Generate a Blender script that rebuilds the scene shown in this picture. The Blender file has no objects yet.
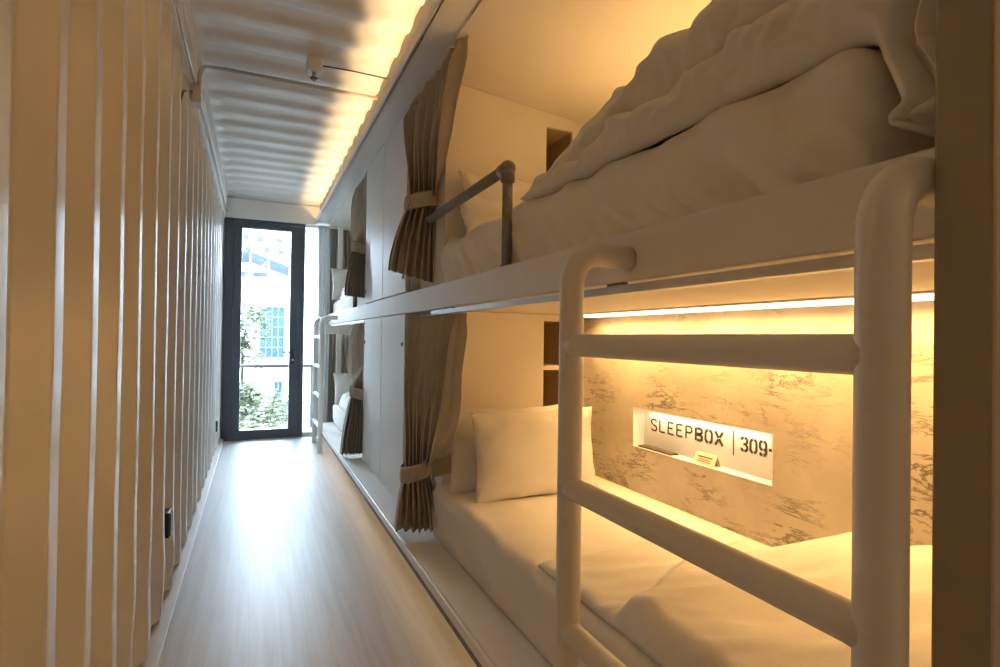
import bpy, bmesh, math, random
from mathutils import Vector, Matrix, noise
PI = math.pi
SC = bpy.context.scene
COL = SC.collection
random.seed(7)

# ------------------------------------------------------------------ materials
def new_mat(name):
    m = bpy.data.materials.new(name); m.use_nodes = True
    nt = m.node_tree
    return m, nt, nt.nodes['Principled BSDF']

def plain(name, col, rough=0.5, spec=0.5, metal=0.0, noise_amt=0.05, scale=8.0, bump=0.0, bscale=200.0, coat=0.0, stretch=(1, 1, 1), sheen=0.0):
    m, nt, b = new_mat(name)
    b.inputs['Roughness'].default_value = rough
    b.inputs['Specular IOR Level'].default_value = spec
    b.inputs['Metallic'].default_value = metal
    if coat: b.inputs['Coat Weight'].default_value = coat; b.inputs['Coat Roughness'].default_value = 0.15
    if sheen: b.inputs['Sheen Weight'].default_value = sheen
    tc = nt.nodes.new('ShaderNodeTexCoord'); mp = nt.nodes.new('ShaderNodeMapping')
    mp.inputs['Scale'].default_value = stretch
    nt.links.new(tc.outputs['Object'], mp.inputs['Vector'])
    n = nt.nodes.new('ShaderNodeTexNoise'); n.inputs['Scale'].default_value = scale; n.inputs['Detail'].default_value = 4
    nt.links.new(mp.outputs['Vector'], n.inputs['Vector'])
    r = nt.nodes.new('ShaderNodeValToRGB')
    lo = [c * (1 - noise_amt) for c in col]; hi = [min(1, c * (1 + noise_amt)) for c in col]
    r.color_ramp.elements[0].color = (*lo, 1); r.color_ramp.elements[1].color = (*hi, 1)
    r.color_ramp.elements[0].position = 0.3; r.color_ramp.elements[1].position = 0.7
    nt.links.new(n.outputs['Fac'], r.inputs['Fac']); nt.links.new(r.outputs['Color'], b.inputs['Base Color'])
    if bump:
        n2 = nt.nodes.new('ShaderNodeTexNoise'); n2.inputs['Scale'].default_value = bscale; n2.inputs['Detail'].default_value = 3
        nt.links.new(mp.outputs['Vector'], n2.inputs['Vector'])
        bp = nt.nodes.new('ShaderNodeBump'); bp.inputs['Strength'].default_value = bump; bp.inputs['Distance'].default_value = 0.004
        nt.links.new(n2.outputs['Fac'], bp.inputs['Height']); nt.links.new(bp.outputs['Normal'], b.inputs['Normal'])
    return m

def emit(name, col, s):
    m, nt, b = new_mat(name)
    b.inputs['Base Color'].default_value = (*col, 1)
    b.inputs['Emission Color'].default_value = (*col, 1); b.inputs['Emission Strength'].default_value = s
    return m

WARM = (1.0, 0.54, 0.165)
M = {}
M['wall'] = plain('white_steel_paint', (0.62, 0.605, 0.58), 0.26, 0.85, noise_amt=0.03, scale=3, bump=0.05, bscale=30)
M['ceil'] = plain('white_roof_paint', (0.76, 0.75, 0.73), 0.42, noise_amt=0.03, scale=3, bump=0.05, bscale=25)
M['white'] = plain('white_lacquer', (0.75, 0.735, 0.71), 0.42, noise_amt=0.02, scale=5)
M['panel'] = plain('white_panel', (0.77, 0.76, 0.73), 0.5, noise_amt=0.02, scale=5)
M['cream'] = plain('cream_panel', (0.78, 0.73, 0.65), 0.6, noise_amt=0.02, scale=4)
M['tube'] = plain('white_powder_coat', (0.74, 0.715, 0.68), 0.35, 0.5, noise_amt=0.02, scale=6, bump=0.06, bscale=120)
M['post'] = plain('taupe_paint', (0.32, 0.265, 0.19), 0.55, noise_amt=0.04, scale=6)
M['sheet'] = plain('white_cotton', (0.80, 0.78, 0.74), 0.85, 0.2, noise_amt=0.02, scale=6, bump=0.12, bscale=40, sheen=0.1)
M['duvet'] = plain('white_duvet_cotton', (0.80, 0.785, 0.76), 0.85, 0.2, noise_amt=0.02, scale=6, bump=0.9, bscale=16, sheen=0.1)
M['curtain'] = plain('taupe_linen', (0.42, 0.37, 0.305), 0.9, 0.15, noise_amt=0.06, scale=90, bump=0.15, bscale=500, stretch=(1, 1, 0.15), sheen=0.15)
M['sheer'] = plain('grey_sheer', (0.68, 0.68, 0.68), 0.9, 0.1, noise_amt=0.06, scale=60, stretch=(1, 1, 0.1))
def translucent(m, col, w):
    nt = m.node_tree; b = nt.nodes['Principled BSDF']; out = nt.nodes['Material Output']
    t = nt.nodes.new('ShaderNodeBsdfTranslucent'); t.inputs['Color'].default_value = (*col, 1)
    mx = nt.nodes.new('ShaderNodeMixShader'); mx.inputs[0].default_value = w
    nt.links.new(b.outputs[0], mx.inputs[1]); nt.links.new(t.outputs[0], mx.inputs[2]); nt.links.new(mx.outputs[0], out.inputs[0])
translucent(M['sheer'], (0.62, 0.61, 0.6), 0.3)
M['far_curtain'] = plain('brown_linen', (0.34, 0.29, 0.235), 0.9, 0.15, noise_amt=0.1, scale=90, stretch=(1, 1, 0.15))
translucent(M['far_curtain'], (0.5, 0.36, 0.22), 0.03)
M['dark_alu'] = plain('charcoal_aluminium', (0.058, 0.07, 0.088), 0.42, 0.5, noise_amt=0.08, scale=12)  # lifted and tinted blue, glare and reflections on the door frame put into the colour
M['black'] = plain('black_plastic', (0.02, 0.02, 0.02), 0.4, noise_amt=0.1)
M['rail'] = plain('grey_steel_pipe', (0.21, 0.195, 0.185), 0.5, 0.5, metal=0.3, noise_amt=0.25, scale=40, bump=0.2, bscale=60)
M['alu'] = plain('brushed_aluminium', (0.62, 0.62, 0.62), 0.28, metal=0.9, noise_amt=0.05, scale=30, stretch=(1, 0.05, 1))
M['trim_alu'] = plain('pale_edge_trim', (0.86, 0.82, 0.74), 0.3, metal=0.0, noise_amt=0.03, scale=10)
M['conduit'] = plain('white_conduit', (0.55, 0.53, 0.50), 0.4, noise_amt=0.04)
M['wire'] = plain('brown_wire', (0.10, 0.07, 0.05), 0.6)
M['ink'] = plain('stencil_ink', (0.055, 0.04, 0.02), 0.6)
M['paper'] = plain('cream_card', (0.72, 0.66, 0.5), 0.7, noise_amt=0.03)
M['tray'] = plain('dark_slat_wood', (0.13, 0.10, 0.07), 0.5, noise_amt=0.3, scale=30)
M['niche'] = plain('niche_white', (0.85, 0.83, 0.78), 0.6, noise_amt=0.01)
M['led'] = emit('warm_led', (1.0, 0.68, 0.33), 5.0)
M['led_dim'] = emit('warm_led_low', (1.0, 0.68, 0.33), 0.8)
M['shelf_in'] = plain('cubby_wood', (0.50, 0.40, 0.26), 0.7, noise_amt=0.12, scale=6, stretch=(6, 6, 0.6))
M['leaf'] = plain('green_leaves', (0.036, 0.050, 0.018), 0.7, noise_amt=0.5, scale=9)
M['leaf2'] = plain('yellow_green_leaves', (0.055, 0.060, 0.026), 0.7, noise_amt=0.5, scale=9)
M['bark'] = plain('bark', (0.012, 0.009, 0.007), 0.9, 0.1, noise_amt=0.3, scale=20)
M['facade'] = plain('white_render', (0.30, 0.30, 0.30), 0.8, noise_amt=0.06, scale=1.5)
M['facade2'] = plain('grey_render', (0.05, 0.05, 0.05), 0.8, noise_amt=0.1, scale=2)
M['teal'] = plain('teal_glazing', (0.014, 0.036, 0.046), 0.7, 0.1, noise_amt=0.25, scale=6)
M['bluegrey'] = plain('grey_blue_sheet', (0.13, 0.15, 0.18), 0.8, 0.1, noise_amt=0.2, scale=3)
M['pane_blue'] = plain('blue_window_pane', (0.028, 0.034, 0.042), 0.7, 0.1, noise_amt=0.1)
M['asphalt'] = plain('street_grey', (0.12, 0.12, 0.12), 0.9, noise_amt=0.15, scale=2)

def glass_mat():
    m = bpy.data.materials.new('clear_glass'); m.use_nodes = True
    nt = m.node_tree; nt.nodes.clear()
    out = nt.nodes.new('ShaderNodeOutputMaterial'); mix = nt.nodes.new('ShaderNodeMixShader')
    tr = nt.nodes.new('ShaderNodeBsdfTransparent'); gl = nt.nodes.new('ShaderNodeBsdfGlossy'); fr = nt.nodes.new('ShaderNodeFresnel')
    tr.inputs['Color'].default_value = (0.95, 0.97, 0.97, 1); gl.inputs['Roughness'].default_value = 0.02
    fr.inputs['IOR'].default_value = 1.35
    nt.links.new(fr.outputs[0], mix.inputs[0]); nt.links.new(tr.outputs[0], mix.inputs[1]); nt.links.new(gl.outputs[0], mix.inputs[2])
    nt.links.new(mix.outputs[0], out.inputs[0]); return m
M['glass'] = glass_mat()

def floor_mat():
    m, nt, b = new_mat('pale_laminate_floor')
    L = nt.links.new; N = nt.nodes.new
    tc = N('ShaderNodeTexCoord'); mp = N('ShaderNodeMapping'); mp.inputs['Scale'].default_value = (1, 1, 1)
    mp.inputs['Rotation'].default_value = (0, 0, PI / 2)
    L(tc.outputs['Object'], mp.inputs['Vector'])
    br = N('ShaderNodeTexBrick'); br.inputs['Scale'].default_value = 1.0
    br.inputs['Brick Width'].default_value = 1.2; br.inputs['Row Height'].default_value = 0.19; br.inputs['Mortar Size'].default_value = 0.0008
    br.inputs['Color1'].default_value = (0.50, 0.49, 0.475, 1); br.inputs['Color2'].default_value = (0.475, 0.465, 0.45, 1); br.inputs['Mortar'].default_value = (0.42, 0.40, 0.38, 1)
    L(mp.outputs['Vector'], br.inputs['Vector'])
    mp2 = N('ShaderNodeMapping'); mp2.inputs['Scale'].default_value = (26, 1.2, 1); L(tc.outputs['Object'], mp2.inputs['Vector'])
    n = N('ShaderNodeTexNoise'); n.inputs['Scale'].default_value = 1.4; n.inputs['Detail'].default_value = 6; n.inputs['Distortion'].default_value = 0.6
    L(mp2.outputs['Vector'], n.inputs['Vector'])
    r = N('ShaderNodeValToRGB'); r.color_ramp.elements[0].color = (0.86, 0.84, 0.82, 1); r.color_ramp.elements[0].position = 0.3; r.color_ramp.elements[1].color = (1, 1, 1, 1); r.color_ramp.elements[1].position = 0.62
    L(n.outputs['Fac'], r.inputs['Fac'])
    mx = N('ShaderNodeMix'); mx.data_type = 'RGBA'; mx.blend_type = 'MULTIPLY'; mx.inputs['Factor'].default_value = 1.0
    L(br.outputs['Color'], mx.inputs['A']); L(r.outputs['Color'], mx.inputs['B']); L(mx.outputs['Result'], b.inputs['Base Color'])
    b.inputs['Roughness'].default_value = 0.38; b.inputs['Specular IOR Level'].default_value = 0.36
    bp = N('ShaderNodeBump'); bp.inputs['Strength'].default_value = 0.012; bp.inputs['Distance'].default_value = 0.002
    L(n.outputs['Fac'], bp.inputs['Height']); L(bp.outputs['Normal'], b.inputs['Normal'])
    return m
M['floor'] = floor_mat()

def marble_mat():
    m, nt, b = new_mat('scratched_marble_paper')
    L = nt.links.new; N = nt.nodes.new
    tc = N('ShaderNodeTexCoord')
    base = N('ShaderNodeTexNoise'); base.inputs['Scale'].default_value = 5; base.inputs['Detail'].default_value = 7; L(tc.outputs['Object'], base.inputs['Vector'])
    r0 = N('ShaderNodeValToRGB'); r0.color_ramp.elements[0].color = (0.50, 0.45, 0.39, 1); r0.color_ramp.elements[1].color = (0.66, 0.61, 0.54, 1)
    r0.color_ramp.elements[0].position = 0.3; r0.color_ramp.elements[1].position = 0.7
    L(base.outputs['Fac'], r0.inputs['Fac'])
    mp = N('ShaderNodeMapping'); mp.inputs['Rotation'].default_value = (math.radians(-38), 0, 0); mp.inputs['Scale'].default_value = (1, 1.5, 6.0)
    L(tc.outputs['Object'], mp.inputs['Vector'])
    n = N('ShaderNodeTexNoise'); n.inputs['Scale'].default_value = 2.2; n.inputs['Detail'].default_value = 10; n.inputs['Roughness'].default_value = 0.72; n.inputs['Distortion'].default_value = 0.6
    L(mp.outputs['Vector'], n.inputs['Vector'])
    r1 = N('ShaderNodeValToRGB')   # thin ridge around 0.5
    e = r1.color_ramp.elements; e[0].position = 0.470; e[0].color = (1, 1, 1, 1); e[1].position = 0.530; e[1].color = (1, 1, 1, 1)
    k = r1.color_ramp.elements.new(0.5); k.color = (0.16, 0.14, 0.13, 1)
    L(n.outputs['Fac'], r1.inputs['Fac'])
    msk = N('ShaderNodeTexNoise'); msk.inputs['Scale'].default_value = 3.3; msk.inputs['Detail'].default_value = 3; L(tc.outputs['Object'], msk.inputs['Vector'])
    r2 = N('ShaderNodeValToRGB'); r2.color_ramp.elements[0].position = 0.44; r2.color_ramp.elements[1].position = 0.62
    L(msk.outputs['Fac'], r2.inputs['Fac'])
    mx = N('ShaderNodeMix'); mx.data_type = 'RGBA'; mx.blend_type = 'MULTIPLY'
    L(r2.outputs['Color'], mx.inputs['Factor']); L(r0.outputs['Color'], mx.inputs['A']); L(r1.outputs['Color'], mx.inputs['B'])
    L(mx.outputs['Result'], b.inputs['Base Color']); b.inputs['Roughness'].default_value = 0.55
    return m
M['marble'] = marble_mat()

# ------------------------------------------------------------------ helpers
def link(name, bm, mat, parent=None, smooth=False, loc=None):
    me = bpy.data.meshes.new(name); bm.normal_update(); bm.to_mesh(me); bm.free()
    me.materials.append(mat)
    if smooth:
        for p in me.polygons: p.use_smooth = True
    o = bpy.data.objects.new(name, me); COL.objects.link(o)
    if parent: o.parent = parent
    if loc: o.location = loc
    return o

def tag(o, label, cat=None, group=None, kind=None):
    if label: o['label'] = label
    if cat: o['category'] = cat
    if group: o['group'] = group
    if kind: o['kind'] = kind
    return o

def empty(name, label, cat, loc=(0, 0, 0), group=None, kind=None):
    o = bpy.data.objects.new(name, None); COL.objects.link(o); o.empty_display_size = 0.1
    o.location = (0, 0, 0)
    return tag(o, label, cat, group, kind)

def bx(bm, x0, x1, y0, y1, z0, z1, bev=0.0, seg=2):
    vs = [bm.verts.new((x, y, z)) for z in (z0, z1) for y in (y0, y1) for x in (x0, x1)]
    fs = [(0, 2, 3, 1), (4, 5, 7, 6), (0, 1, 5, 4), (2, 6, 7, 3), (0, 4, 6, 2), (1, 3, 7, 5)]
    faces = [bm.faces.new([vs[i] for i in f]) for f in fs]
    if bev:
        es = set(e for f in faces for e in f.edges)
        bmesh.ops.bevel(bm, geom=list(es), offset=bev, segments=seg, affect='EDGES', profile=0.5)

def box(name, x0, x1, y0, y1, z0, z1, mat, parent=None, bev=0.002):
    bm = bmesh.new(); bx(bm, x0, x1, y0, y1, z0, z1, bev)
    return link(name, bm, mat, parent)

def tube_bm(bm, pts, r, n=20, cap=True):
    pts = [Vector(p) for p in pts]
    rs = r if isinstance(r, (list, tuple)) else [r] * len(pts)
    t = (pts[1] - pts[0]).normalized()
    a = t.orthogonal().normalized(); rings = []
    for i, p in enumerate(pts):
        if i == 0: tt = (pts[1] - pts[0])
        elif i == len(pts) - 1: tt = (pts[-1] - pts[-2])
        else: tt = (pts[i + 1] - pts[i]).normalized() + (pts[i] - pts[i - 1]).normalized()
        tt.normalize()
        a = (a - tt * a.dot(tt)).normalized(); b = tt.cross(a)
        rings.append([bm.verts.new(p + (a * math.cos(2 * PI * k / n) + b * math.sin(2 * PI * k / n)) * rs[i]) for k in range(n)])
    for i in range(len(rings) - 1):
        for k in range(n):
            bm.faces.new((rings[i][k], rings[i][(k + 1) % n], rings[i + 1][(k + 1) % n], rings[i + 1][k]))
    if cap:
        bm.faces.new(rings[0][::-1]); bm.faces.new(rings[-1])

def tube(name, pts, r, mat, parent=None, n=20):
    bm = bmesh.new(); tube_bm(bm, pts, r, n)
    bmesh.ops.recalc_face_normals(bm, faces=bm.faces[:])
    return link(name, bm, mat, parent, True)

def arc(c, r, a0, a1, u, v, n=10):
    c, u, v = Vector(c), Vector(u), Vector(v)
    return [c + u * r * math.cos(a0 + (a1 - a0) * i / n) + v * r * math.sin(a0 + (a1 - a0) * i / n) for i in range(n + 1)]

def grid_mesh(bm, rows, closed=False):
    V = [[bm.verts.new(p) for p in row] for row in rows]
    m = len(V[0])
    for i in range(len(V) - 1):
        for j in range(m if closed else m - 1):
            bm.faces.new((V[i][j], V[i][(j + 1) % m], V[i + 1][(j + 1) % m], V[i + 1][j]))
    return V

def sstep(a, b, x):
    t = max(0, min(1, (x - a) / (b - a))); return t * t * (3 - 2 * t)
def lerp(a, b, t): return a + (b - a) * t
def nz(x, y, z, s=1.0): return noise.noise(Vector((x * s, y * s, z * s)))

# ------------------------------------------------------------------ setting
YB = -1.3       # room end behind the camera
YF = 6.45       # door plane
ZC = 2.52
# floor
bm = bmesh.new(); bx(bm, -0.36, 1.62, YB, YF + 0.06, -0.06, 0.0)
tag(link('floor', bm, M['floor']), 'pale glossy laminate floor of the corridor', kind='structure')

# corrugated left wall: flat crests, slopes and recesses
crest = [1.12 - 0.24 * k for k in range(10, 0, -1)] + [1.12, 1.36, 1.60, 1.845, 2.12, 2.403]
while crest[-1] < YF: crest.append(crest[-1] + 0.281)
prof = []
for i, c in enumerate(crest):
    p = 0.24 if c < 1.8 else 0.28
    prof += [(c + 0.063 * q_ / 6, -0.2985 - 0.0032 * q_ / 6 - 0.0005 * (2 * q_ / 6 - 1) ** 2) for q_ in range(7)] + [(c + 0.063 + 0.058, -0.336), (c + p - 0.058, -0.336)]
prof = [q for q in prof if YB - 0.3 < q[0] < YF + 0.02] + [(YF + 0.04, -0.336)]
bm = bmesh.new(); rows = []
NZ = 60
for k in range(NZ + 1):
    z = 0.034 + (ZC - 0.034) * k / NZ; row = []
    for (y, x) in prof:
        dent = 0.010 * math.exp(-((z - 0.22) / 0.16) ** 2) * nz(0, y * 3.1, 4 + z * 3) + 0.0022 * nz(2, y * 1.7, z * 2.3) + 0.0012 * nz(9, y * 9, z * 4)
        row.append((x + dent, y + 0.004 * nz(5, y * 5, z * 2) + 0.02 * math.exp(-((z - 0.16) / 0.12) ** 2) * nz(7, y * 4, z * 3), z))
    rows.append(row)
V = grid_mesh(bm, rows)
bmesh.ops.recalc_face_normals(bm, faces=bm.faces[:])
# sharpen fold lines with small bevel
o = link('wall_left', bm, M['wall']); tag(o, 'white corrugated steel container wall', kind='structure')
sol = o.modifiers.new('thick', 'SOLIDIFY'); sol.thickness = 0.012; sol.offset = -1 if o.data.polygons[0].normal.x > 0 else 1
bv = o.modifiers.new('bev', 'BEVEL'); bv.width = 0.006; bv.segments = 2; bv.limit_method = 'ANGLE'; bv.angle_limit = math.radians(22)
box('outer_shell', -0.42, -0.36, YB - .1, YF + 0.1, -0.06, 2.75, M['wall'], None, 0)
bpy.data.objects['outer_shell'].name = 'trim_7'; tag(bpy.data.objects['trim_7'], 'plain outer skin behind the corrugated wall', kind='structure')

# corrugated roof, ribs running across, fading out to a flat margin on the left
bm = bmesh.new(); rows = []
PIT = 0.243
def roof_h(y):
    ph = ((y - 0.05) / PIT) % 1.0
    if ph < 0.30: h = 0
    elif ph < 0.48: h = (ph - 0.30) / 0.18
    elif ph < 0.82: h = 1
    else: h = 1 - (ph - 0.82) / 0.18
    return h
xs = [-0.335, -0.30, -0.27, -0.255, -0.24, -0.225, -0.21, -0.19, -0.1, 0.05, 0.2, 0.35, 0.5, 0.6, 0.665, 0.73]
ny = int((YF - YB) / 0.0135)
for i in range(ny + 1):
    y = lerp(YB, YF, i / ny); row = []
    for x in xs:
        f = sstep(-0.275, -0.195, x)
        h = roof_h(y)
        h2 = (roof_h(y - .012) + 2 * h + roof_h(y + .012)) / 4
        sag = 0.004 * nz(x * 2, y * 2, 3)
        row.append((x, y, ZC + 0.012 + (0.024 * h2 - 0.012) * f + sag))
    rows.append(row)
grid_mesh(bm, rows)
o = link('ceiling', bm, M['ceil'], None, False); tag(o, 'white corrugated steel ceiling', kind='structure')
for p in o.data.polygons: p.use_smooth = True
sol = o.modifiers.new('thick', 'SOLIDIFY'); sol.thickness = 0.02; sol.offset = 1 if o.data.polygons[0].normal.z > 0 else -1
tag(box('trim_8', -0.42, 1.72, YB - .1, YF + .1, 2.62, 2.70, M['ceil'], None, 0), 'outer roof skin above the corrugated ceiling', kind='structure')

# end walls, right wall
tag(box('wall_back', -0.42, 1.72, YB - 0.08, YB, -0.06, 2.65, M['panel'], None, 0), 'plain white wall closing the corridor behind the viewer', kind='structure')
tag(box('wall_right', 1.66, 1.74, YB - .08, YF + .1, -0.06, 2.65, M['panel'], None, 0), 'white wall behind the bunks', kind='structure')
bm = bmesh.new()
bx(bm, -0.42, -0.295, YF, YF + 0.06, 0, 2.65)
bx(bm, 1.52, 1.66, YF, YF + 0.06, 0, 2.65)
bx(bm, -0.295, 1.52, YF, YF + 0.06, 2.335, 2.65)
tag(link('wall_far', bm, M['white']), 'white end wall around the glazed door', kind='structure')
tag(box('trim_1', -0.33, 0.655, 6.36, YF, 2.315, 2.515, M['white'], None, 0.003), 'white cross beam above the glass door', kind='structure')
# left top rail with lower lip
bm = bmesh.new(); bx(bm, -0.332, -0.272, YB, 6.36, 2.40, 2.53, 0.004)
bx(bm, -0.332, -0.287, YB, 6.36, 2.30, 2.402, 0.004)
tag(link('trim_2', bm, M['ceil']), 'painted steel top rail between corrugated wall and roof', kind='structure')
tube('trim_6', [(-0.279, YB + .05, 2.31), (-0.279, 3.0, 2.31), (-0.279, 3.1, 2.33), (-0.279, 6.35, 2.37)], 0.007, M['wall'], None, 10)
tag(bpy.data.objects['trim_6'], 'thin bright pipe running along the top rail', kind='structure')
tag(box('trim_3', -0.325, -0.268, YB, YF, 0.0, 0.024, M['conduit'], None, 0.003), 'pale painted strip edging the floor along the corrugated wall', kind='structure')

# ------------------------------------------------------------------ door
d = empty('door_1', 'charcoal framed glass door at the corridor end', 'door', kind='structure')
bm = bmesh.new()
bx(bm, -0.292, -0.205, YF - 0.045, YF + 0.05, 0.0, 2.33, 0.003)
bx(bm, 0.467, 0.497, YF - 0.045, YF + 0.05, 0.0, 2.33, 0.003)
bx(bm, -0.205, 0.467, YF - 0.045, YF + 0.05, 2.285, 2.33, 0.003)
bx(bm, -0.205, 0.467, YF - 0.035, YF + 0.05, 0.0, 0.0138, 0.002)
link('door_frame', bm, M['dark_alu'], d)
bm = bmesh.new()
Y0, Y1 = YF - 0.032, YF + 0.028
bx(bm, -0.2045, -0.128, Y0, Y1, 0.014, 2.28, 0.003)
bx(bm, 0.352, 0.4665, Y0, Y1, 0.014, 2.28, 0.003)
bx(bm, -0.128, 0.352, Y0, Y1, 2.225, 2.2845, 0.003)
bx(bm, -0.128, 0.352, Y0, Y1, 0.014, 0.095, 0.003)
leaf = link('door_leaf', bm, M['dark_alu'], d)
box('glass_pane', -0.13, 0.354, YF - 0.005, YF + 0.005, 0.09, 2.23, M['glass'], leaf, 0)
bm = bmesh.new(); bx(bm, 0.372, 0.402, Y0 - 0.012, Y0 + 0.001, 0.79, 0.95, 0.003)
hp = link('door_handle', bm, M['black'], d)
tube('lever', [(0.387, Y0 - 0.005, 0.921), (0.387, Y0 - 0.045, 0.921), (0.375, Y0 - 0.052, 0.921), (0.285, Y0 - 0.052, 0.921)], 0.009, M['black'], hp, 12)
tube('keyhole', [(0.387, Y0 - 0.010, 0.835), (0.387, Y0 - 0.02, 0.835)], 0.011, M['alu'], hp, 16)
# side light window to the right of the door, continuing behind the far bunk
w = empty('window_1', 'tall glazed strip beside the door and behind the far bunk', 'window', kind='structure')
bm = bmesh.new(); bx(bm, 0.497, 1.52, YF - 0.02, YF + 0.03, 0.0, 0.045, 0.002); bx(bm, 0.497, 1.52, YF - 0.02, YF + 0.03, 2.29, 2.335, 0.002)
bx(bm, 0.80, 0.845, YF - 0.02, YF + 0.03, 0.045, 2.29, 0.002); bx(bm, 1.48, 1.52, YF - 0.02, YF + 0.03, 0.045, 2.29, 0.002)
link('window_frame', bm, M['white'], w)
box('glass_pane', 0.497, 1.50, YF + 0.002, YF + 0.010, 0.04, 2.30, M['glass'], w, 0)

# ------------------------------------------------------------------ cove beam and bunk carcass
XP = 0.725      # plane of the lockers and the bunk rail
b = empty('cove_beam', 'white boxed beam above the bunks with a hidden light cove', 'beam')
bm = bmesh.new()
bx(bm, 0.600, XP + 0.03, YB, 6.36, 2.312, 2.326, 0.001)
bx(bm, 0.600, 0.607, YB, 6.36, 2.312, 2.364, 0.001)
link('soffit', bm, M['white'], b)
box('front_trim', 0.590, 0.6002, YB, 6.36, 2.3125, 2.366, M['white'], b, 0.002)
box('back_board', 0.640, 0.652, YB, 6.36, 2.326, ZC + 0.016, M['post'], b, 0.001)  # dark taupe colour stands in for the board lying unlit behind the strip
box('light_strip', 0.617, 0.6385, YB + .3, 6.30, 2.3262, 2.342, M['led_dim'], b, 0.001)

pf = empty('platform', 'low white raised platform along the bunks and lockers', 'platform')
box('deck', 0.606, 1.655, 0.30, 5.95, 0.165, 0.21, M['panel'], pf, 0.002)
box('edge_trim', 0.598, 0.607, 0.30, 5.95, 0.180, 0.2165, M['trim_alu'], pf, 0.004)
box('kick_strip', 0.600, 0.6065, 0.30, 5.95, 0.158, 0.1795, M['rail'], pf, 0.001)
box('track', 0.612, 0.640, 0.30, 5.95, 0.2095, 0.2165, M['panel'], pf, 0.002)
box('back_riser', 0.80, 0.82, 0.30, 5.9, 0.0, 0.166, M['panel'], pf, 0.001)
for yy in (0.5, 1.9, 3.4, 4.7, 5.85):
    box('foot', 0.70, 0.76, yy - 0.03, yy + 0.03, 0.0, 0.166, M['panel'], pf, 0.003)
box('light_strip', 0.672, 0.684, 0.4, 5.8, 0.160, 0.1652, M['led'], pf, 0)

sb = empty('bunk_rail', 'long white rail board fronting the upper bunks and running past the lockers', 'rail board')
box('board', XP, XP + 0.03, 0.30, 6.25, 1.225, 1.332, M['white'], sb, 0.004)
box('curtain_track', XP - 0.002, XP + 0.020, 0.39, 2.40, 1.200, 1.219, M['alu'], sb, 0.002)
box('curtain_track', XP - 0.002, XP + 0.020, 4.06, 5.95, 1.200, 1.219, M['alu'], sb, 0.002)
for yy in (1.02, 2.15):
    box('track_clip', XP + 0.002, XP + 0.016, yy - 0.03, yy + 0.03, 1.218, 1.2255, M['rail'], sb, 0.001)

def headwall(name, label, y0, z0, z1, oz0, oz1, shelf=None, direction=1):
    h = empty(name, label, 'headboard')
    XA, XB = 0.80, 1.61
    bm = bmesh.new()
    t = 0.02
    bx(bm, XA, 1.325, y0, y0 + t, z0, z1); bx(bm, 1.475, XB, y0, y0 + t, z0, z1)
    bx(bm, 1.325, 1.475, y0, y0 + t, z0, oz0); bx(bm, 1.325, 1.475, y0, y0 + t, oz1, z1)
    bx(bm, XA, XA + 0.02, y0 + t, 2.86, z0, z1)
    if z1 > 2:
        for v in bm.verts:
            if v.co.z > 2.29: v.co.z = 2.301 - 0.098 * (v.co.x - XP) / (1.66 - XP)
    link('panel', bm, M['cream'], h)
    bm = bmesh.new()
    D = 0.30
    bx(bm, 1.309, 1.325, y0 + t, y0 + D, oz0 - .02, oz1 + .02); bx(bm, 1.475, 1.491, y0 + t, y0 + D, oz0 - .02, oz1 + .02)
    bx(bm, 1.325, 1.475, y0 + t, y0 + D, oz0 - .016, oz0); bx(bm, 1.325, 1.475, y0 + t, y0 + D, oz1, oz1 + 0.016)
    bx(bm, 1.309, 1.491, y0 + D, y0 + D + .01, oz0 - .02, oz1 + .02)
    c = link('cubby', bm, M['shelf_in'], h)
    if shelf: box('shelf', 1.3255, 1.4745, y0 + .002, y0 + D, shelf - 0.010, shelf + 0.010, M['cream'], h, 0.001)
    return h
headwall('bunk_headboard', 'cream headboard of the lower near bunk with a two level open cubby', 2.45, 0.21, 1.224, 0.70, 1.19, 0.955)
headwall('bunk_headboard', 'cream headboard of the upper near bunk with a dark open cubby', 2.45, 1.27, 2.302, 1.72, 2.165)

# bunk slabs (ceilings of the bunks)
tag(box('bunk_slab', XP + 0.03, 1.66, 0.33, 2.86, 1.226, 1.28, M['cream'], None, 0.001), 'cream slab under the upper near mattress, ceiling of the lower near bunk', 'slab')
def sloped(y0, y1):
    bm = bmesh.new(); bx(bm, XP, 1.66, y0, y1, 2.303, 2.311)
    for v in bm.verts:
        if v.co.x > 1: v.co.z -= 0.098
    return link('bunk_ceiling', bm, M['cream'])
tag(sloped(0.30, 2.86), 'smooth cream ceiling panel over the upper near bunk', 'ceiling panel')
tag(box('bunk_slab', XP + 0.03, 1.66, 4.06, 6.25, 1.226, 1.28, M['cream'], None, 0.001), 'cream slab under the upper far mattress beside the window', 'slab')
tag(sloped(4.06, 6.25), 'smooth ceiling panel over the upper far bunk', 'ceiling panel')
# foot partition and post
tag(box('partition', 0.80, 1.66, 0.30, 0.33, 0.21, 2.20, M['cream'], None, 0.001), 'cream foot partition behind the dark post', 'partition')
tag(box('post', 0.622, 0.80, 0.2835, 0.3345, 0.211, 2.311, M['post'], None, 0.004), 'dark taupe post standing at the foot of the near bunk', 'post')
tag(box('side_panel', 0.742, 0.80, YB, -1.05, 0.0, 2.311, M['cream'], None, 0.003), 'cream side panel beyond the dark post at the near end of the room', 'panel')
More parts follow.
